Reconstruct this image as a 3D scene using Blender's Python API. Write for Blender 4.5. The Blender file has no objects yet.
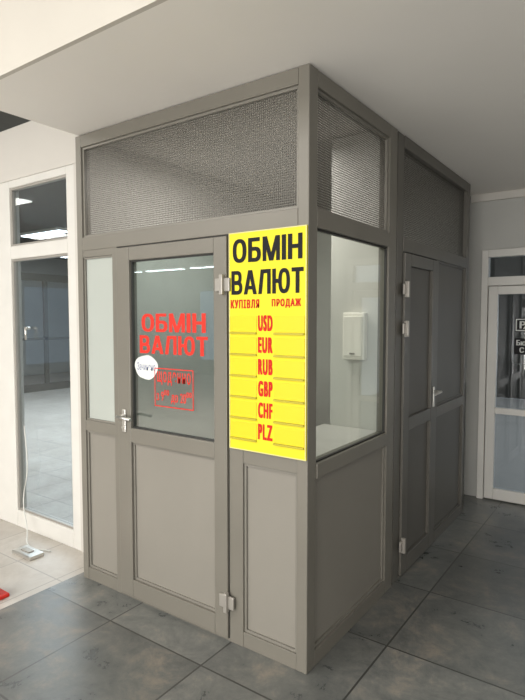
import bpy, math
from mathutils import Vector
scene = bpy.context.scene
scene.view_settings.view_transform = 'Standard'

# ------------------------------------------------------------------ materials
def new_mat(name):
    m = bpy.data.materials.new(name); m.use_nodes = True
    nt = m.node_tree; nt.nodes.clear()
    out = nt.nodes.new('ShaderNodeOutputMaterial')
    return m, nt, out
def pmat(name, col, rough=0.5, metal=0.0, var=0.06, scale=6.0, bump=0.0, bscale=80.0, spec=0.5):
    m, nt, out = new_mat(name)
    b = nt.nodes.new('ShaderNodeBsdfPrincipled')
    b.inputs['Roughness'].default_value = rough
    b.inputs['Metallic'].default_value = metal
    b.inputs['Specular IOR Level'].default_value = spec
    tc = nt.nodes.new('ShaderNodeTexCoord')
    n = nt.nodes.new('ShaderNodeTexNoise'); n.inputs['Scale'].default_value = scale; n.inputs['Detail'].default_value = 5
    nt.links.new(tc.outputs['Object'], n.inputs['Vector'])
    r = nt.nodes.new('ShaderNodeValToRGB')
    r.color_ramp.elements[0].position = 0.3; r.color_ramp.elements[1].position = 0.7
    r.color_ramp.elements[0].color = tuple(max(0, c*(1-var)) for c in col)+(1,)
    r.color_ramp.elements[1].color = tuple(min(1, c*(1+var)) for c in col)+(1,)
    nt.links.new(n.outputs['Fac'], r.inputs['Fac']); nt.links.new(r.outputs['Color'], b.inputs['Base Color'])
    if bump > 0:
        n2 = nt.nodes.new('ShaderNodeTexNoise'); n2.inputs['Scale'].default_value = bscale
        nt.links.new(tc.outputs['Object'], n2.inputs['Vector'])
        bp = nt.nodes.new('ShaderNodeBump'); bp.inputs['Strength'].default_value = bump; bp.inputs['Distance'].default_value = 0.01
        nt.links.new(n2.outputs['Fac'], bp.inputs['Height']); nt.links.new(bp.outputs['Normal'], b.inputs['Normal'])
    nt.links.new(b.outputs['BSDF'], out.inputs['Surface'])
    return m
def emat(name, col, s):
    m, nt, out = new_mat(name)
    e = nt.nodes.new('ShaderNodeEmission'); e.inputs['Color'].default_value = (*col, 1); e.inputs['Strength'].default_value = s
    nt.links.new(e.outputs[0], out.inputs['Surface']); return m
def glassmat(name, tint=(0.9, 0.95, 0.93), base=0.05, k=0.9, rough=0.0, refl=(1,1,1)):
    m, nt, out = new_mat(name)
    t = nt.nodes.new('ShaderNodeBsdfTransparent'); t.inputs['Color'].default_value = (*tint, 1)
    g = nt.nodes.new('ShaderNodeBsdfGlossy'); g.inputs['Roughness'].default_value = rough; g.inputs['Color'].default_value = (*refl, 1)
    f = nt.nodes.new('ShaderNodeLayerWeight'); f.inputs['Blend'].default_value = 0.5
    pw = nt.nodes.new('ShaderNodeMath'); pw.operation = 'POWER'; pw.inputs[1].default_value = 4.5
    nt.links.new(f.outputs['Facing'], pw.inputs[0])
    ma = nt.nodes.new('ShaderNodeMath'); ma.operation = 'MULTIPLY_ADD'
    ma.inputs[1].default_value = k; ma.inputs[2].default_value = base; ma.use_clamp = True
    nt.links.new(pw.outputs[0], ma.inputs[0])
    mx = nt.nodes.new('ShaderNodeMixShader')
    nt.links.new(ma.outputs[0], mx.inputs[0]); nt.links.new(t.outputs[0], mx.inputs[1]); nt.links.new(g.outputs[0], mx.inputs[2])
    nt.links.new(mx.outputs[0], out.inputs['Surface']); return m
def mix_trans(name, col, opacity, rough=0.5, holes=None):
    m, nt, out = new_mat(name)
    t = nt.nodes.new('ShaderNodeBsdfTransparent')
    b = nt.nodes.new('ShaderNodeBsdfPrincipled'); b.inputs['Base Color'].default_value = (*col, 1); b.inputs['Roughness'].default_value = rough
    mx = nt.nodes.new('ShaderNodeMixShader'); mx.inputs[0].default_value = opacity
    if holes:
        tc = nt.nodes.new('ShaderNodeTexCoord')
        v = nt.nodes.new('ShaderNodeTexVoronoi'); v.inputs['Scale'].default_value = holes; v.inputs['Randomness'].default_value = 0.0
        nt.links.new(tc.outputs['Object'], v.inputs['Vector'])
        g = nt.nodes.new('ShaderNodeMath'); g.operation = 'GREATER_THAN'; g.inputs[1].default_value = 0.42
        nt.links.new(v.outputs['Distance'], g.inputs[0])
        mp = nt.nodes.new('ShaderNodeMapRange'); mp.inputs[3].default_value = max(0, opacity-0.35); mp.inputs[4].default_value = min(1, opacity+0.35)
        nt.links.new(g.outputs[0], mp.inputs[0]); nt.links.new(mp.outputs[0], mx.inputs[0])
    nt.links.new(t.outputs[0], mx.inputs[1]); nt.links.new(b.outputs[0], mx.inputs[2])
    nt.links.new(mx.outputs[0], out.inputs['Surface']); return m

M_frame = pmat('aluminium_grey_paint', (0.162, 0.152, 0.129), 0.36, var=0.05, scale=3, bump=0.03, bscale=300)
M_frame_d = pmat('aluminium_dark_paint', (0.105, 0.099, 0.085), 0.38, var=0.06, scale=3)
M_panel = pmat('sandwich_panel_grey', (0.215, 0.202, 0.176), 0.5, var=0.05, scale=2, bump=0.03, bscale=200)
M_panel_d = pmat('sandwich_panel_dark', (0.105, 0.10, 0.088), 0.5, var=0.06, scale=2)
M_gasket = pmat('rubber_gasket', (0.03, 0.03, 0.028), 0.7)
M_bead = pmat('glazing_bead', (0.185, 0.175, 0.152), 0.4)
M_glass = glassmat('door_glass', (0.80, 0.87, 0.86), 0.16, 0.9)
M_glass_s = glassmat('side_window_glass', (0.92, 0.94, 0.92), 0.03, 0.6)
M_glass_l = glassmat('partition_glass', (0.85, 0.89, 0.91), 0.05, 0.9)
M_glass_d = glassmat('entrance_glass', (0.75, 0.8, 0.85), 0.06, 0.9)
M_frost = mix_trans('frosted_glass', (0.42, 0.45, 0.42), 0.88, 0.25)
M_mesh = mix_trans('perforated_mesh', (0.12, 0.113, 0.098), 0.42, 0.5, holes=95)
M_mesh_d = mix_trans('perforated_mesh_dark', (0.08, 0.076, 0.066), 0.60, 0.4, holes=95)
M_steel = pmat('satin_steel', (0.62, 0.61, 0.58), 0.28, 0.9)
M_hinge = pmat('hinge_grey', (0.36, 0.34, 0.31), 0.35, 0.4)
M_yellow = pmat('yellow_plastic', (0.72, 0.62, 0.018), 0.5, var=0.02, spec=0.3)
M_yellow2 = pmat('yellow_holder_plastic', (0.64, 0.545, 0.018), 0.4, var=0.02, spec=0.3)
M_lip_shade = pmat('yellow_lip_shade', (0.42, 0.35, 0.02), 0.4, var=0.02)  # lip colour darkened to paint in the shadow under each rail
M_signedge = pmat('pale_sign_edge', (0.62, 0.58, 0.25), 0.5)
M_black = pmat('black_vinyl', (0.008, 0.008, 0.01), 0.6, spec=0.2)
M_red = pmat('red_vinyl', (0.52, 0.015, 0.010), 0.6, spec=0.2)
M_redg = pmat('red_window_film', (0.60, 0.028, 0.016), 0.5, spec=0.3)
M_paper = pmat('paper', (0.62, 0.64, 0.63), 0.8)
M_ink = pmat('blue_ink', (0.08, 0.10, 0.25), 0.7)
M_white = pmat('white_upvc', (0.60, 0.59, 0.56), 0.35, var=0.03)
M_wallw = pmat('white_painted_wall', (0.53, 0.51, 0.475), 0.7, var=0.03, scale=2, bump=0.05)
M_hallc = pmat('hall_ceiling_paint', (0.50, 0.475, 0.43), 0.8, var=0.03, scale=2)
M_wallg = pmat('grey_painted_wall', (0.42, 0.42, 0.40), 0.75, var=0.05, scale=2, bump=0.05)
M_soff = pmat('soffit_paint', (0.78, 0.755, 0.715), 0.8, var=0.03, scale=1.2)
M_inner = pmat('booth_lining', (0.58, 0.57, 0.53), 0.6, var=0.03)
M_dark = pmat('dark_wall', (0.06, 0.058, 0.05), 0.8)
M_box = pmat('fuse_box_plastic', (0.88, 0.85, 0.78), 0.4, var=0.02)
M_counter = pmat('counter_laminate', (0.50, 0.49, 0.46), 0.35)
M_cable = pmat('white_cable', (0.6, 0.6, 0.57), 0.5)
M_lamp = emat('lamp_diffuser', (1.0, 0.97, 0.9), 9.0)
M_lampc = emat('lamp_diffuser_cool', (0.85, 0.95, 1.0), 8.0)
M_blueglow = emat('shop_light_blue', (0.5, 0.62, 0.75), 0.7)
M_redglow = emat('shop_light_red', (1.0, 0.2, 0.12), 1.0)

def floor_mat(name, c1, c2, c3, size, rough, grout, gw=0.004, var=0.25, nscale=3.5):
    m, nt, out = new_mat(name)
    tc = nt.nodes.new('ShaderNodeTexCoord')
    mp = nt.nodes.new('ShaderNodeMapping'); mp.inputs['Location'].default_value = (0.03, 0.11, 0)
    nt.links.new(tc.outputs['Object'], mp.inputs['Vector'])
    br = nt.nodes.new('ShaderNodeTexBrick'); br.offset = 0.0; br.squash = 1
    br.inputs['Scale'].default_value = 1.0
    br.inputs['Brick Width'].default_value = size; br.inputs['Row Height'].default_value = size
    br.inputs['Mortar Size'].default_value = gw; br.inputs['Mortar Smooth'].default_value = 0.1
    a, b_ = 1-var, 1+var
    br.inputs['Color1'].default_value = (a, a, a, 1); br.inputs['Color2'].default_value = (b_, b_, b_, 1)
    br.inputs['Mortar'].default_value = (1, 1, 1, 1)
    nt.links.new(mp.outputs[0], br.inputs['Vector'])
    n = nt.nodes.new('ShaderNodeTexNoise'); n.inputs['Scale'].default_value = nscale; n.inputs['Detail'].default_value = 14; n.inputs['Roughness'].default_value = 0.75
    n.inputs['Distortion'].default_value = 0.3
    nt.links.new(mp.outputs[0], n.inputs['Vector'])
    r = nt.nodes.new('ShaderNodeValToRGB'); e = r.color_ramp.elements
    e[0].position = 0.36; e[0].color = (*c1, 1); e[1].position = 0.53; e[1].color = (*c2, 1)
    x = e.new(0.67); x.color = (*c3, 1)
    nt.links.new(n.outputs['Fac'], r.inputs['Fac'])
    mul = nt.nodes.new('ShaderNodeMixRGB'); mul.blend_type = 'MULTIPLY'; mul.inputs[0].default_value = 1
    nt.links.new(r.outputs[0], mul.inputs[1]); nt.links.new(br.outputs['Color'], mul.inputs[2])
    mg = nt.nodes.new('ShaderNodeMixRGB'); nt.links.new(br.outputs['Fac'], mg.inputs[0])
    nt.links.new(mul.outputs[0], mg.inputs[1]); mg.inputs[2].default_value = (*grout, 1)
    b = nt.nodes.new('ShaderNodeBsdfPrincipled')
    nt.links.new(mg.outputs[0], b.inputs['Base Color'])
    rr = nt.nodes.new('ShaderNodeMapRange'); rr.inputs[3].default_value = rough-0.15; rr.inputs[4].default_value = rough+0.2
    nt.links.new(n.outputs['Fac'], rr.inputs[0]); nt.links.new(rr.outputs[0], b.inputs['Roughness'])
    bp = nt.nodes.new('ShaderNodeBump'); bp.inputs['Strength'].default_value = 0.4; bp.inputs['Distance'].default_value = 0.004
    nt.links.new(n.outputs['Fac'], bp.inputs['Height']); nt.links.new(bp.outputs[0], b.inputs['Normal'])
    nt.links.new(b.outputs[0], out.inputs['Surface']); return m
M_slate = floor_mat('slate_tiles', (0.092, 0.098, 0.096), (0.148, 0.152, 0.143), (0.24, 0.215, 0.18), 0.6, 0.29, (0.05, 0.05, 0.047), 0.0045, 0.2, 5.0)
M_pale = floor_mat('pale_tiles', (0.38, 0.35, 0.31), (0.47, 0.44, 0.40), (0.52, 0.50, 0.46), 0.4, 0.4, (0.3, 0.28, 0.26), 0.004, 0.05)

# ------------------------------------------------------------------ helpers
WPOS = {}
def link(o, parent=None, wpos=(0,0,0)):
    scene.collection.objects.link(o)
    WPOS[o.name] = Vector(wpos)
    if parent is not None:
        o.parent = parent
        o.location = Vector(wpos) - WPOS[parent.name]
    else:
        o.location = wpos
    return o
def empty(name, pos, label, cat, group=None):
    o = bpy.data.objects.new(name, None); o.empty_display_size = 0.1
    link(o, None, pos); o['label'] = label; o['category'] = cat
    if group: o['group'] = group
    return o
def boxes(name, bl, mat, parent=None, bevel=0.002, label=None, cat=None, kind=None, group=None):
    xs = [b[0] for b in bl]+[b[1] for b in bl]; ys = [b[2] for b in bl]+[b[3] for b in bl]; zs = [b[4] for b in bl]+[b[5] for b in bl]
    c = Vector(((min(xs)+max(xs))/2, (min(ys)+max(ys))/2, min(zs)))
    vs, fs = [], []
    for (x0,x1,y0,y1,z0,z1) in bl:
        i = len(vs)
        for x,y,z in ((x0,y0,z0),(x1,y0,z0),(x1,y1,z0),(x0,y1,z0),(x0,y0,z1),(x1,y0,z1),(x1,y1,z1),(x0,y1,z1)):
            vs.append(Vector((x,y,z))-c)
        fs += [(i,i+3,i+2,i+1),(i+4,i+5,i+6,i+7),(i,i+1,i+5,i+4),(i+1,i+2,i+6,i+5),(i+2,i+3,i+7,i+6),(i+3,i,i+4,i+7)]
    me = bpy.data.meshes.new(name); me.from_pydata(vs, [], fs); me.materials.append(mat); me.update()
    o = bpy.data.objects.new(name, me); link(o, parent, c)
    if bevel > 0:
        bv = o.modifiers.new('bevel', 'BEVEL'); bv.width = bevel; bv.segments = 2; bv.limit_method = 'ANGLE'
    if label: o['label'] = label
    if cat: o['category'] = cat
    if kind: o['kind'] = kind
    if group: o['group'] = group
    return o
def box(name, x0,x1,y0,y1,z0,z1, mat, parent=None, **k):
    return boxes(name, [(x0,x1,y0,y1,z0,z1)], mat, parent, **k)
def cyls(name, segs, mat, parent=None, n=20, **k):
    vs, fs = [], []
    c = Vector(segs[0][0])
    for p0,p1,r0,r1 in segs:
        p0 = Vector(p0); p1 = Vector(p1); d = (p1-p0).normalized()
        a = d.orthogonal().normalized(); b = d.cross(a)
        i = len(vs)
        for p, r in ((p0,r0),(p1,r1)):
            for j in range(n):
                t = 2*math.pi*j/n
                vs.append(p + (a*math.cos(t)+b*math.sin(t))*r - c)
        for j in range(n):
            fs.append((i+j, i+(j+1)%n, i+n+(j+1)%n, i+n+j))
        fs.append(tuple(i+j for j in reversed(range(n)))); fs.append(tuple(i+n+j for j in range(n)))
    me = bpy.data.meshes.new(name); me.from_pydata(vs, [], fs); me.materials.append(mat); me.update()
    for p in me.polygons: p.use_smooth = len(p.vertices) == 4
    o = bpy.data.objects.new(name, me); link(o, parent, c)
    for kk, v in k.items(): o[kk] = v
    return o
def text(name, s, x0,x1,z0,z1, y, mat, parent, bx=0.0, bz=0.0, label=None, space=1.0):
    """flat lettering fitted to a rectangle of the front plane; bx/bz = stroke widening in metres"""
    cu = bpy.data.curves.new(name, 'FONT'); cu.body = s; cu.size = 1; cu.resolution_u = 5
    cu.align_x = 'CENTER'; cu.space_character = space
    t = bpy.data.objects.new('tmp', cu); scene.collection.objects.link(t)
    bpy.context.view_layer.update()
    me0 = bpy.data.meshes.new_from_object(t.evaluated_get(bpy.context.evaluated_depsgraph_get()))
    bpy.data.objects.remove(t)
    ax = [v.co.x for v in me0.vertices]; ay = [v.co.y for v in me0.vertices]
    mnx, mxx, mny, mxy = min(ax), max(ax), min(ay), max(ay)
    c = Vector(((x0+x1)/2, y, (z0+z1)/2))
    W = (x1-x0)-2*bx; Hh = (z1-z0)-2*bz
    base = [(((v.co.x-mnx)/(mxx-mnx)-0.5)*W, ((v.co.y-mny)/(mxy-mny)-0.5)*Hh) for v in me0.vertices]
    faces = [tuple(p.vertices) for p in me0.polygons]
    offs = [(0,0)]
    if bx > 0 or bz > 0:
        offs = [(bx*a, bz*b) for a in (-1,-0.5,0,0.5,1) for b in ((-1,0,1) if bz > 0 else (0,))]
    vs, fs = [], []
    for k, (dx,dz) in enumerate(offs):
        i = len(vs)
        vs += [(px+dx, -0.00002*k, pz+dz) for px,pz in base]
        fs += [tuple(i+j for j in f) for f in faces]
    me = bpy.data.meshes.new(name); me.from_pydata(vs, [], fs); me.materials.append(mat); me.update()
    bpy.data.meshes.remove(me0)
    o = bpy.data.objects.new(name, me); link(o, parent, c)
    if label: o['label'] = label
    return o

# heavy block lettering drawn stroke by stroke (unit cap height, per-letter width)
TX, TY = 0.205, 0.165
def rect(x0,x1,y0,y1): return [[(x0,y0),(x1,y0),(x1,y1),(x0,y1)]]
def slant(xb,xt,w,y0=0,y1=1): return [[(xb,y0),(xb+w,y0),(xt+w,y1),(xt,y1)]]
def sp_(v,p): return math.copysign(abs(v)**p, v)
def arc(cx,cy,rx,ry,a0,a1,tx,ty,p=0.72,n=28):
    out=[]; pts=[]
    for i in range(n+1):
        a=a0+(a1-a0)*i/n; c=sp_(math.cos(a),p); s=sp_(math.sin(a),p)
        pts.append(((cx+rx*c, cy+ry*s),(cx+(rx-tx)*c, cy+(ry-ty)*s)))
    for i in range(n):
        out.append([pts[i][0],pts[i+1][0],pts[i+1][1],pts[i][1]])
    return out
def dee(x0,x1,y0,y1):
    m=(y0+y1)/2; xm=x0+(x1-x0)*0.45; r=(x1-xm)
    return arc(xm,m,r,(y1-y0)/2,-math.pi/2,math.pi/2,TX*0.95,TY,0.8)+rect(x0,xm,y0,y0+TY)+rect(x0,xm,y1-TY,y1)
def glyph(ch):
    if ch=='О': return 0.74, arc(0.37,0.5,0.37,0.5,0,2*math.pi,TX,TY,0.82,48)
    if ch=='Б': return 0.66, rect(0,TX,0,1)+rect(0,0.60,1-TY,1)+dee(0.1,0.66,0,0.62)
    if ch=='В': return 0.68, rect(0,TX,0,1)+dee(0.1,0.68,0,0.57)+dee(0.1,0.64,0.42,1)
    if ch=='М': return 0.86, rect(0,TX*0.9,0,1)+rect(0.86-TX*0.9,0.86,0,1)+slant(0.33,0.02,0.20)+slant(0.33,0.64,0.20)
    if ch=='І': return TX, rect(0,TX,0,1)
    if ch=='Н': return 0.68, rect(0,TX,0,1)+rect(0.68-TX,0.68,0,1)+rect(0.1,0.6,0.42,0.42+TY)
    if ch=='А': return 0.78, slant(0,0.27,TX*1.05)+slant(0.78-TX*1.05,0.51-TX*1.05,TX*1.05)+rect(0.16,0.62,0.20,0.20+TY*0.9)
    if ch=='Л': return 0.72, slant(0.0,0.14,TX)+rect(0.72-TX,0.72,0,1)+rect(0.14,0.70,1-TY,1)
    if ch=='Ю': return 0.98, rect(0,TX,0,1)+rect(0.1,0.42,0.42,0.42+TY)+arc(0.66,0.5,0.32,0.5,0,2*math.pi,TX*0.92,TY,0.82,48)
    if ch=='Т': return 0.64, rect(0,0.64,1-TY,1)+rect(0.32-TX/2,0.32+TX/2,0,1)
def block(name, s, x0,x1,z0,z1, y, mat, parent, label, gap=0.09):
    polys=[]; cx=0
    for ch in s:
        w,ps=glyph(ch)
        for pl in ps: polys.append([(a+cx,b) for a,b in pl])
        cx+=w+gap
    W=cx-gap
    vs,fs=[],[]
    for k,pl in enumerate(polys):
        i=len(vs)
        vs+=[((a/W-0.5)*(x1-x0), -0.000005*k, (b-0.5)*(z1-z0)) for a,b in pl]
        fs.append(tuple(range(i,i+len(pl))))
    me=bpy.data.meshes.new(name); me.from_pydata(vs,[],fs); me.materials.append(mat); me.update()
    o=bpy.data.objects.new(name,me); link(o,parent,((x0+x1)/2,y,(z0+z1)/2)); o['label']=label
    return o
def ring(x0,x1,z0,z1,y0,y1,w):
    return [(x0,x0+w,y0,y1,z0,z1),(x1-w,x1,y0,y1,z0,z1),(x0+w,x1-w,y0,y1,z0,z0+w),(x0+w,x1-w,y0,y1,z1-w,z1)]
def ring_x(y0,y1,z0,z1,x0,x1,w):
    return [(x0,x1,y0,y0+w,z0,z1),(x0,x1,y1-w,y1,z0,z1),(x0,x1,y0+w,y1-w,z0,z0+w),(x0,x1,y0+w,y1-w,z1-w,z1)]

# ------------------------------------------------------------------ setting
H = 2.505
box('floor', -1.55, 3.2, -9, 2.8, -0.1, 0, M_slate, bevel=0, kind='structure', label='dark slate floor tiles around the exchange booth', cat='floor')
box('floor', -12, -1.55, -9, 9, -0.1, 0, M_pale, bevel=0, kind='structure', label='pale worn hall floor tiles', cat='floor')
box('floor', -1.55, 3.2, 2.8, 9, -0.1, -0.002, M_wallg, bevel=0, kind='structure', label='grey paving beyond the glass entrance door', cat='floor')
box('ceiling', -1.48, 3.2, -0.62, 2.9, H, 3.4, M_soff, bevel=0, kind='structure', label='low painted soffit above the booth', cat='ceiling')
box('wall_bulkhead', -1.48, 3.2, -0.64, -0.62, H, 3.4, M_hallc, bevel=0, kind='structure', label='cream painted vertical face of the dropped ceiling', cat='wall')
box('ceiling', -12, 3.2, -9, -0.64, 3.4, 3.5, M_hallc, bevel=0, kind='structure', label='high cream hall ceiling', cat='ceiling')
box('ceiling', -12, -1.48, -0.64, 9, 3.1, 3.5, M_dark, bevel=0, kind='structure', label='dark ceiling of the adjoining hall', cat='ceiling')
boxes('wall_back', [(-1.6,0.0,2.8,2.95,0,H),(0.0,1.15,2.8,2.95,2.05,H),(1.15,3.2,2.8,2.95,0,H)], M_wallg, bevel=0, kind='structure', label='grey painted wall around the entrance door', cat='wall')
box('trim_1', -0.1, 3.2, 2.775, 2.8, H-0.06, H, M_wallw, kind='structure', label='pale cornice strip under the soffit', cat='trim')
box('baseboard_back', 1.15, 3.2, 2.785, 2.8, 0, 0.08, M_white, kind='structure', label='white baseboard', cat='baseboard')
box('wall_shade_right', 3.2, 3.3, -0.63, 2.95, 0, 3.4, M_wallg, bevel=0, kind='structure', label='unseen grey side wall added to shade the alcove', cat='wall')  # unseen wall added to keep light out of the entrance alcove
box('wall_left', -12.1, -12, -9, 9, 0, 3.5, M_wallg, bevel=0, kind='structure', label='grey far hall wall', cat='wall')
box('wall_front', -12, -4.2, -9.1, -9, 0, 3.5, M_wallg, bevel=0, kind='structure', label='grey hall wall', cat='wall')
box('wall_far', -12, 3.2, 9, 9.1, 0, 3.5, M_dark, bevel=0, kind='structure', label='dark far wall', cat='wall')
box('wall_divider', -1.6, -1.5, 0.26, 9, 0, 3.1, M_wallw, bevel=0, kind='structure', label='white dividing wall behind the booth', cat='wall')
boxes('wall_partition', [(-6,-2.85,0.2,0.32,0,2.45),(-6,-1.5,0.2,0.32,2.45,2.80),(-1.80,-1.5,0.2,0.26,0,2.45)], M_wallw, bevel=0.003, kind='structure', label='white plastered partition with header above the glazing', cat='wall')
w1 = boxes('window_1', [(-2.85,-2.54,0.205,0.28,0,2.45),(-1.885,-1.80,0.205,0.28,0,2.45),(-2.54,-1.885,0.205,0.28,1.91,2.0),(-2.54,-1.885,0.205,0.28,0,0.12),(-2.54,-1.885,0.205,0.28,2.40,2.45)], M_white, bevel=0.004, kind='structure', label='white framed tall glazed partition', cat='window')
boxes('glazing_bead', ring(-2.54,-1.885,2.0,2.40,0.215,0.25,0.014)+ring(-2.54,-1.885,0.12,1.91,0.215,0.25,0.014), M_hinge, w1, bevel=0.001)
box('glass_pane', -2.53,-1.89,0.23,0.236,2.01,2.39, M_glass_l, w1, bevel=0)
box('glass_pane', -2.53,-1.89,0.23,0.236,0.13,1.90, M_glass_l, w1, bevel=0)
cyls('window_handle', [((-2.36,0.225,1.43),(-2.36,0.19,1.43),0.010,0.010),((-2.36,0.195,1.44),(-2.36,0.195,1.35),0.008,0.007)], M_steel, w1)
bl = [(-9.06,-9.0,0.5,8.8,2.25,2.4),(-9.06,-9.0,0.5,8.8,0.0,0.15),(-9.06,-9.0,0.5,8.8,1.05,1.10)]
yy = 0.5
while yy < 8.9:
    bl.append((-9.06,-9.0,yy-0.04,yy+0.04,0.15,2.25)); yy += 0.83
boxes('window_2', bl, M_frame_d, bevel=0, kind='structure', label='dark framed glazed shop wall across the hall', cat='window')

d1 = boxes('door_1', [(0.0,0.05,2.76,2.84,0,2.05),(1.10,1.15,2.76,2.84,0,2.05),(0.05,1.10,2.76,2.84,1.99,2.05),(0.05,1.10,2.76,2.84,1.76,1.83)], M_white, kind='structure', bevel=0.004, label='white framed glazed entrance door with transom', cat='door')
leaf = boxes('door_leaf', [(0.055,0.125,2.775,2.83,0.01,1.755),(1.03,1.095,2.775,2.83,0.01,1.755),(0.125,1.03,2.775,2.83,0.01,0.10),(0.125,1.03,2.775,2.83,1.69,1.755),(0.125,1.03,2.775,2.83,0.72,0.77)], M_white, d1, bevel=0.004)
box('glass_pane', 0.125,1.03,2.80,2.806,0.77,1.69, M_glass_d, leaf, bevel=0)
box('glass_pane', 0.125,1.03,2.80,2.806,0.10,0.72, M_glass_d, leaf, bevel=0)
box('transom_pane', 0.05,1.10,2.80,2.806,1.83,1.99, M_glass_d, d1, bevel=0)
st = empty('door_sticker', (0.36,2.795,1.42), 'small dark sticker with a white pictogram on the door glass', 'sticker')
box('backing', 0.255,0.42,2.796,2.799,1.39,1.50, M_black, st, bevel=0)
boxes('border', ring(0.262,0.413,1.397,1.493,2.7945,2.796,0.008), M_paper, st, bevel=0)
text('pictogram', 'P⁄', 0.29,0.37,1.415,1.475,2.794, M_paper, st, 0.003)
st = empty('door_sticker', (0.36,2.795,1.25), 'small black sticker with white writing on the door glass', 'sticker')
box('backing', 0.255,0.42,2.796,2.799,1.21,1.34, M_black, st, bevel=0)
text('lettering', 'Бюро\nС Т', 0.27,0.40,1.225,1.325,2.794, M_paper, st, 0.002)

# ------------------------------------------------------------------ KIOSK
K = empty('exchange_kiosk', (-0.75,1.2,0), 'grey aluminium framed currency exchange booth with glazed panels', 'kiosk')
T = 0.06
F = M_frame
box('post', -1.50,-1.455,0,T,0,2.5, F, K)
box('corner_post', -0.052,0.0,0,0.072,0,2.503, F, K, bevel=0.004)
box('post', -1.205,-1.168,0,T,0,1.872, F, K)
box('post', -0.412,-0.335,0,T,0,1.872, F, K)
box('beam', -1.455,-0.052,0,T,1.872,1.945, F, K)
box('beam', -1.455,-0.052,0,T,2.435,2.5, F, K)
for z0,z1 in ((0,0.07),(0.865,0.925),(1.835,1.872)):
    box('rail', -1.455,-1.205,0.002,T,z0,z1, F, K)
for z0,z1 in ((0,0.07),(0.85,0.92)):
    box('rail', -0.335,-0.052,0.002,T,z0,z1, F, K)
box('rail', -1.168,-0.412,0.002,T,0,0.012, F, K)
box('lower_panel', -1.455,-1.205,0.02,0.04,0.07,0.865, M_panel, K)
boxes('bead', ring(-1.455,-1.205,0.07,0.865,0.01,0.02,0.012), M_bead, K, bevel=0.001)
box('frosted_pane', -1.455,-1.205,0.02,0.03,0.925,1.835, M_frost, K, bevel=0)
boxes('bead', ring(-1.455,-1.205,0.925,1.835,0.01,0.02,0.010), M_bead, K, bevel=0.001)
box('lower_panel', -0.335,-0.052,0.02,0.04,0.07,0.85, M_panel, K)
boxes('bead', ring(-0.335,-0.052,0.07,0.85,0.01,0.02,0.012), M_bead, K, bevel=0.001)
box('upper_panel', -0.335,-0.052,0.02,0.04,0.92,1.872, M_panel, K)
box('mesh_screen', -1.455,-0.052,0.026,0.03,1.945,2.435, M_mesh, K, bevel=0)
boxes('bead', ring(-1.455,-0.052,1.945,2.435,0.012,0.026,0.012), M_bead, K, bevel=0.001)

def hinge(x,y,z,parent,axis='x'):
    if axis == 'x':
        o = boxes('hinge', [(x-0.045,x-0.006,y-0.012,y,z-0.03,z+0.03),(x+0.006,x+0.04,y-0.012,y,z-0.03,z+0.03),(x-0.010,x+0.010,y-0.026,y,z-0.045,z+0.045)], M_hinge, parent, bevel=0.004)
    else:
        o = boxes('hinge', [(x,x+0.012,y-0.04,y-0.006,z-0.03,z+0.03),(x,x+0.012,y+0.006,y+0.045,z-0.03,z+0.03),(x,x+0.026,y-0.010,y+0.010,z-0.045,z+0.045)], M_hinge, parent, bevel=0.004)
    o['label'] = 'chunky light grey hinge'
    return o
y0, y1 = -0.010, 0.045
DX0,DX1 = -1.162,-0.418
door = boxes('door', [(DX0,-1.064,y0,y1,0.016,1.864),(-0.494,DX1,y0,y1,0.016,1.864),(-1.064,-0.494,y0,y1,1.795,1.864),(-1.064,-0.494,y0,y1,0.85,0.925),(-1.064,-0.494,y0,y1,0.016,0.11)], F, K, bevel=0.003, label='grey aluminium door leaf with glass top and solid lower panel')
boxes('gasket', ring(DX0-0.005,DX1+0.005,0.012,1.870,0.004,0.03,0.006), M_gasket, door, bevel=0)
boxes('gasket', ring(-1.064,-0.494,0.925,1.795,0.004,0.02,0.007), M_gasket, door, bevel=0)
boxes('bead', ring(-1.064,-0.494,0.11,0.85,0.004,0.014,0.012), M_bead, door, bevel=0.001)
box('glass_pane', -1.064,-0.494,0.012,0.018,0.925,1.795, M_glass, door, bevel=0)
box('lower_panel', -1.064,-0.494,0.012,0.03,0.11,0.85, M_panel, door)
hinge(-0.432,-0.010,1.648,door); hinge(-0.415,-0.010,0.195,door)
hx, hz = -1.112, 0.985
boxes('handle', [(hx-0.014,hx+0.014,-0.018,-0.010,hz-0.085,hz+0.035)], M_steel, door, bevel=0.004, label='satin steel lever handle plate')
cyls('handle_lever', [((hx,-0.018,hz),(hx,-0.062,hz),0.009,0.009),((hx-0.006,-0.058,hz),(hx+0.10,-0.058,hz-0.004),0.009,0.008),((hx,-0.018,hz-0.06),(hx,-0.024,hz-0.06),0.009,0.009)], M_steel, door, label='satin steel lever')
LB = 'red film lettering on the glass'
YL = 0.0117
block('lettering', 'ОБМІН', -0.996,-0.560,1.430,1.522,YL, M_redg, door, LB)
block('lettering', 'ВАЛЮТ', -1.012,-0.548,1.320,1.412,YL, M_redg, door, LB)
boxes('opening_hours_border', ring(-0.905,-0.640,1.055,1.250,0.0108,0.0118,0.005), M_redg, door, bevel=0, label='red film frame around opening hours')
text('opening_hours', 'щоденно', -0.887,-0.658,1.165,1.234,YL, M_redg, door, 0.0010, 0, label='red film opening hours line', space=1.2)
text('opening_hours', 'з 9⁰⁰ до 20⁰⁰', -0.892,-0.652,1.075,1.142,YL, M_redg, door, 0.0010, 0, label='red film opening hours line', space=1.05)
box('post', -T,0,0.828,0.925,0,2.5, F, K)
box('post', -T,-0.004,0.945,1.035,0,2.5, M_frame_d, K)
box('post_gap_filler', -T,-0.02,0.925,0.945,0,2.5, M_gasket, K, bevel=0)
box('post', -T,0,2.30,2.375,0,2.5, M_frame_d, K)
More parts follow.
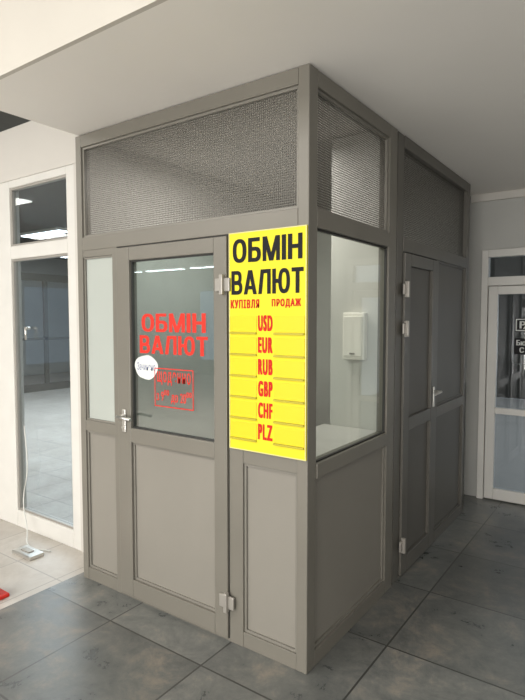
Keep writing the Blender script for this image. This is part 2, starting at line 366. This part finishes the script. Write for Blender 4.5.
box('post', -T,0,1.615,1.665,0,1.872, M_frame_d, K)
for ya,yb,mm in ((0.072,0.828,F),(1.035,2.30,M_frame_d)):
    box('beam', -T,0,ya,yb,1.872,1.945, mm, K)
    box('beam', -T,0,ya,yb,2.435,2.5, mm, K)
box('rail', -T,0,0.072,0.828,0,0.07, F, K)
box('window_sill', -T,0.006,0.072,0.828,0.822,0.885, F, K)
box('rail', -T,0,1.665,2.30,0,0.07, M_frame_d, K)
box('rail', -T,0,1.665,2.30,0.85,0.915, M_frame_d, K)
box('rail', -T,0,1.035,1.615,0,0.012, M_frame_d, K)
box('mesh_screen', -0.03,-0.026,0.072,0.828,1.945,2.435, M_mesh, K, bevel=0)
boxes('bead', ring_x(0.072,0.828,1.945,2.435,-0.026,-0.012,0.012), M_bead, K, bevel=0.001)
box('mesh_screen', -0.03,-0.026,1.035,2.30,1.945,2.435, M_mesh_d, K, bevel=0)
box('lower_panel', -0.04,-0.02,0.072,0.828,0.07,0.822, M_panel, K)
boxes('bead', ring_x(0.072,0.828,0.07,0.822,-0.02,-0.01,0.014), M_bead, K, bevel=0.001)
box('window_pane', -0.03,-0.024,0.072,0.828,0.885,1.872, M_glass_s, K, bevel=0)
boxes('gasket', ring_x(0.072,0.828,0.885,1.872,-0.024,-0.012,0.007), M_gasket, K, bevel=0)
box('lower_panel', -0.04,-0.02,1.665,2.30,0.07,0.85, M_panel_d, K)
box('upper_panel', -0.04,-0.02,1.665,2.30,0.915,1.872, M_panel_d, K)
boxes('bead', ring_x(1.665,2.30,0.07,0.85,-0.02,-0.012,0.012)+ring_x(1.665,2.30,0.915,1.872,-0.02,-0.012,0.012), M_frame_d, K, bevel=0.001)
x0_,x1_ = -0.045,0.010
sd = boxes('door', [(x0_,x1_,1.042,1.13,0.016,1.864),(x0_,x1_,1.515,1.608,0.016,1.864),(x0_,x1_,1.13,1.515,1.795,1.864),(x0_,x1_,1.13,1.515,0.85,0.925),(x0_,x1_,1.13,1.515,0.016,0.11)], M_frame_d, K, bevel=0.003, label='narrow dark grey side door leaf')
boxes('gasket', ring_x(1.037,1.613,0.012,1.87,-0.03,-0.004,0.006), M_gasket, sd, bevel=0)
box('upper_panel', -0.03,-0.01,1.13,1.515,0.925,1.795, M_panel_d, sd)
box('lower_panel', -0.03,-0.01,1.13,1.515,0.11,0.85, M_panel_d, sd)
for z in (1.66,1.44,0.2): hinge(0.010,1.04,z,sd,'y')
boxes('handle', [(0.010,0.018,1.547,1.575,0.93,1.06)], M_steel, sd, bevel=0.004, label='satin steel lever handle plate')
cyls('handle_lever', [((0.018,1.561,1.03),(0.062,1.561,1.03),0.009,0.009),((0.058,1.567,1.03),(0.058,1.45,1.026),0.009,0.008)], M_steel, sd, label='satin steel lever')
box('rear_panel', -1.50,0,2.345,2.375,0,1.0, M_inner, K, bevel=0)
box('rear_panel', -1.50,-T,2.345,2.375,1.0,2.5, M_inner, K, bevel=0)
box('side_panel', -1.498,-1.47,T,2.345,0,2.5, M_inner, K, bevel=0)
box('inner_partition', -0.36,-0.062,0.86,0.89,0,2.5, M_inner, K, bevel=0.002)
box('counter_shelf', -0.40,-0.062,0.075,0.858,0.862,0.885, M_counter, K)
fb = empty('electrical_panel', (-0.20,0.86,1.27), 'cream plastic fuse box mounted inside the booth', 'fuse box')
box('body', -0.262,-0.130,0.815,0.859,1.27,1.53, M_box, fb, bevel=0.006)
box('cover', -0.252,-0.140,0.806,0.816,1.29,1.51, M_box, fb, bevel=0.004)
box('latch', -0.212,-0.182,0.800,0.807,1.30,1.31, M_hinge, fb)
nt_ = empty('paper_note', (-0.92,0.0108,1.22), 'white handwritten paper note taped on the door glass', 'notice')
me = bpy.data.meshes.new('sheet'); n = 40
vv = [Vector((0.085*math.cos(2*math.pi*i/n)*(1+0.05*math.sin(3*2*math.pi*i/n)), 0, 0.062*math.sin(2*math.pi*i/n)*(1+0.04*math.cos(5*2*math.pi*i/n)))) for i in range(n)]
me.from_pydata(vv, [], [tuple(range(n))]); me.materials.append(M_paper)
o = bpy.data.objects.new('sheet', me); link(o, nt_, (-0.965,0.0113,1.248))
s_ = o.modifiers.new('s','SOLIDIFY'); s_.thickness = 0.0006; s_.offset = 0
text('handwriting', 'Зачинено', -1.032,-0.898,1.232,1.272,0.0108, M_ink, nt_, 0.0)

# ------------------------------------------------------------------ yellow sign
S = empty('exchange_rate_sign', (-0.2,-0.004,0.915), 'yellow plastic currency exchange rate board with black and red lettering', 'sign')
box('board', -0.402,-0.002,-0.010,-0.001,0.915,1.872, M_yellow, S, bevel=0.001)
boxes('edge_trim', ring(-0.402,-0.002,0.915,1.872,-0.012,-0.010,0.004), M_signedge, S, bevel=0)
block('lettering', 'ОБМІН', -0.380,-0.022,1.740,1.843,-0.0115, M_black, S, 'bold black lettering')
block('lettering', 'ВАЛЮТ', -0.388,-0.016,1.602,1.706,-0.0115, M_black, S, 'bold black lettering')
text('column_heading', 'КУПІВЛЯ', -0.392,-0.236,1.542,1.580,-0.0115, M_red, S, 0.0018, 0.0012, label='small red heading', space=1.3)
text('column_heading', 'ПРОДАЖ', -0.172,-0.028,1.542,1.580,-0.0115, M_red, S, 0.0018, 0.0012, label='small red heading', space=1.3)
for i, c in enumerate(('USD','EUR','RUB','GBP','CHF','PLZ')):
    zc = 1.478 - i*0.0938
    text('currency_code', c, -0.243,-0.167,zc-0.034,zc+0.034,-0.0115, M_red, S, 0.0028, 0.0020, label='red currency code', space=1.28)
    for xa, xb in ((-0.394,-0.250),(-0.160,-0.010)):
        boxes('rate_slot', [(xa,xb,-0.0125,-0.010,zc-0.040,zc+0.032)], M_yellow2, S, bevel=0.001)
        boxes('slot_lip', [(xa,xb,-0.020,-0.010,zc-0.048,zc-0.040)], M_lip_shade, S, bevel=0.001)

# ------------------------------------------------------------------ small things at the left
cu = bpy.data.curves.new('tmpcable','CURVE'); cu.dimensions='3D'; cu.bevel_depth=0.004; cu.bevel_resolution=3
sp = cu.splines.new('BEZIER'); pts = [(-2.40,0.19,0.75),(-2.36,0.18,0.45),(-2.40,0.17,0.22),(-2.28,0.12,0.06),(-2.15,0.05,0.008),(-1.95,0.08,0.006)]
sp.bezier_points.add(len(pts)-1)
for p,c in zip(sp.bezier_points, pts):
    p.co = c; p.handle_left_type = p.handle_right_type = 'AUTO'
t = bpy.data.objects.new('tmpcable', cu); scene.collection.objects.link(t); bpy.context.view_layer.update()
me = bpy.data.meshes.new_from_object(t.evaluated_get(bpy.context.evaluated_depsgraph_get())); bpy.data.objects.remove(t)
me.materials.clear(); me.materials.append(M_cable)
o = bpy.data.objects.new('cable', me); scene.collection.objects.link(o); o['label']='thin white cable hanging down to the floor'; o['category']='cable'
dc = empty('floor_box', (-2.05,-0.02,0), 'small metal floor box with dark cover on the pale floor', 'floor socket')  # small floor-mounted box of the door hardware
box('housing', -2.14,-1.94,-0.07,0.03,0.0,0.025, M_steel, dc, bevel=0.005)
box('cover', -2.09,-2.0,-0.04,0.0,0.025,0.031, M_hinge, dc)
cn = empty('traffic_cone', (-1.715,-0.45,0), 'small white and red marker cone on the floor', 'cone')
box('base', -1.795,-1.635,-0.53,-0.37,0,0.02, M_redg, cn, bevel=0.006)
cyls('body', [((-1.715,-0.45,0.02),(-1.715,-0.45,0.28),0.06,0.03)], M_redg, cn)
cyls('reflective_band', [((-1.715,-0.45,0.10),(-1.715,-0.45,0.18),0.053,0.044)], M_white, cn)

# ------------------------------------------------------------------ ceiling lamps
def lamp(x,y,z,lx,ly,mat=M_lamp,rod=0):
    L = empty('ceiling_light', (x,y,z), 'long white fluorescent ceiling light fixture', 'ceiling light', 'hall ceiling lights')
    box('housing', x-lx/2-0.02,x+lx/2+0.02,y-ly/2-0.02,y+ly/2+0.02,z-0.05,z, M_white, L)
    box('diffuser', x-lx/2,x+lx/2,y-ly/2,y+ly/2,z-0.065,z-0.05, mat, L, bevel=0)
    if rod:
        for dx in (-lx*0.4, lx*0.4):
            cyls('suspension_rod', [((x+dx,y,z),(x+dx,y,rod),0.006,0.006)], M_steel, L, n=8)
for x in (-10,-7.5,-5,-2.5,0):
    for y in (-7.0,-5,-2.5):
        lamp(x,y,3.4,1.2,0.25)
for x in (-10.8,-9.2,-7.6,-6.0):
    lamp(x,-8.2,2.80,1.3,0.14,M_lampc,3.4)
for x in (-10.5,-8,-5.5,-3.2):
    for y in (1.5,4,6.5):
        lamp(x,y,3.1,1.2,0.2,M_lampc)
box('shop_window', -11.98,-11.9,-7.5,-5.5,0.3,2.3, M_blueglow, bevel=0, label='softly lit blue shop window in the hall', cat='shop window')
box('shop_window', -8.6,-7.6,-8.98,-8.9,0.4,2.2, M_blueglow, bevel=0, label='softly lit blue shop window in the hall', cat='shop window')
box('shop_window', -11.98,-11.9,3.2,4.2,1.2,2.2, M_redglow, bevel=0, label='red lit shop window in the hall', cat='shop window')

def area(name, loc, rot, sx, sy, power, col=(1,0.965,0.91)):
    l = bpy.data.lights.new(name,'AREA'); l.shape='RECTANGLE'; l.size=sx; l.size_y=sy; l.energy=power; l.color=col
    o = bpy.data.objects.new(name,l); scene.collection.objects.link(o); o.location=loc; o.rotation_euler=rot
    return o
area('hall_light', (-3.2,-3.6,3.3), (0,0,0), 4, 2.5, 200)
area('hall_light', (1.4,-4.0,3.3), (0,0,0), 2, 2.5, 65)
area('soffit_fill_light', (0.0,-6.5,0.9), (math.radians(102),0,0), 6, 1.6, 340)  # added fill from behind the camera to brighten soffit and booth front
area('adjoining_hall_light', (-5,3,3.0), (0,0,0), 4, 3, 290, (0.9,0.96,1))
area('booth_fill_light', (-0.75,0.55,2.45), (0,0,0), 0.6, 0.6, 19)  # added fill so the booth interior shows through the glass

w = bpy.data.worlds.new('world'); scene.world = w; w.use_nodes = True
w.node_tree.nodes['Background'].inputs[0].default_value = (1.0,0.975,0.94,1)
w.node_tree.nodes['Background'].inputs[1].default_value = 1.08

# ------------------------------------------------------------------ camera
cam = bpy.data.cameras.new('camera'); co = bpy.data.objects.new('camera', cam); scene.collection.objects.link(co)
cam.sensor_fit = 'VERTICAL'; cam.sensor_height = 36; cam.lens = 36*542/700
co.location = (1.121,-1.897,1.5)
co.rotation_euler = (math.radians(90-3.38), 0, math.radians(35.4))
scene.camera = co
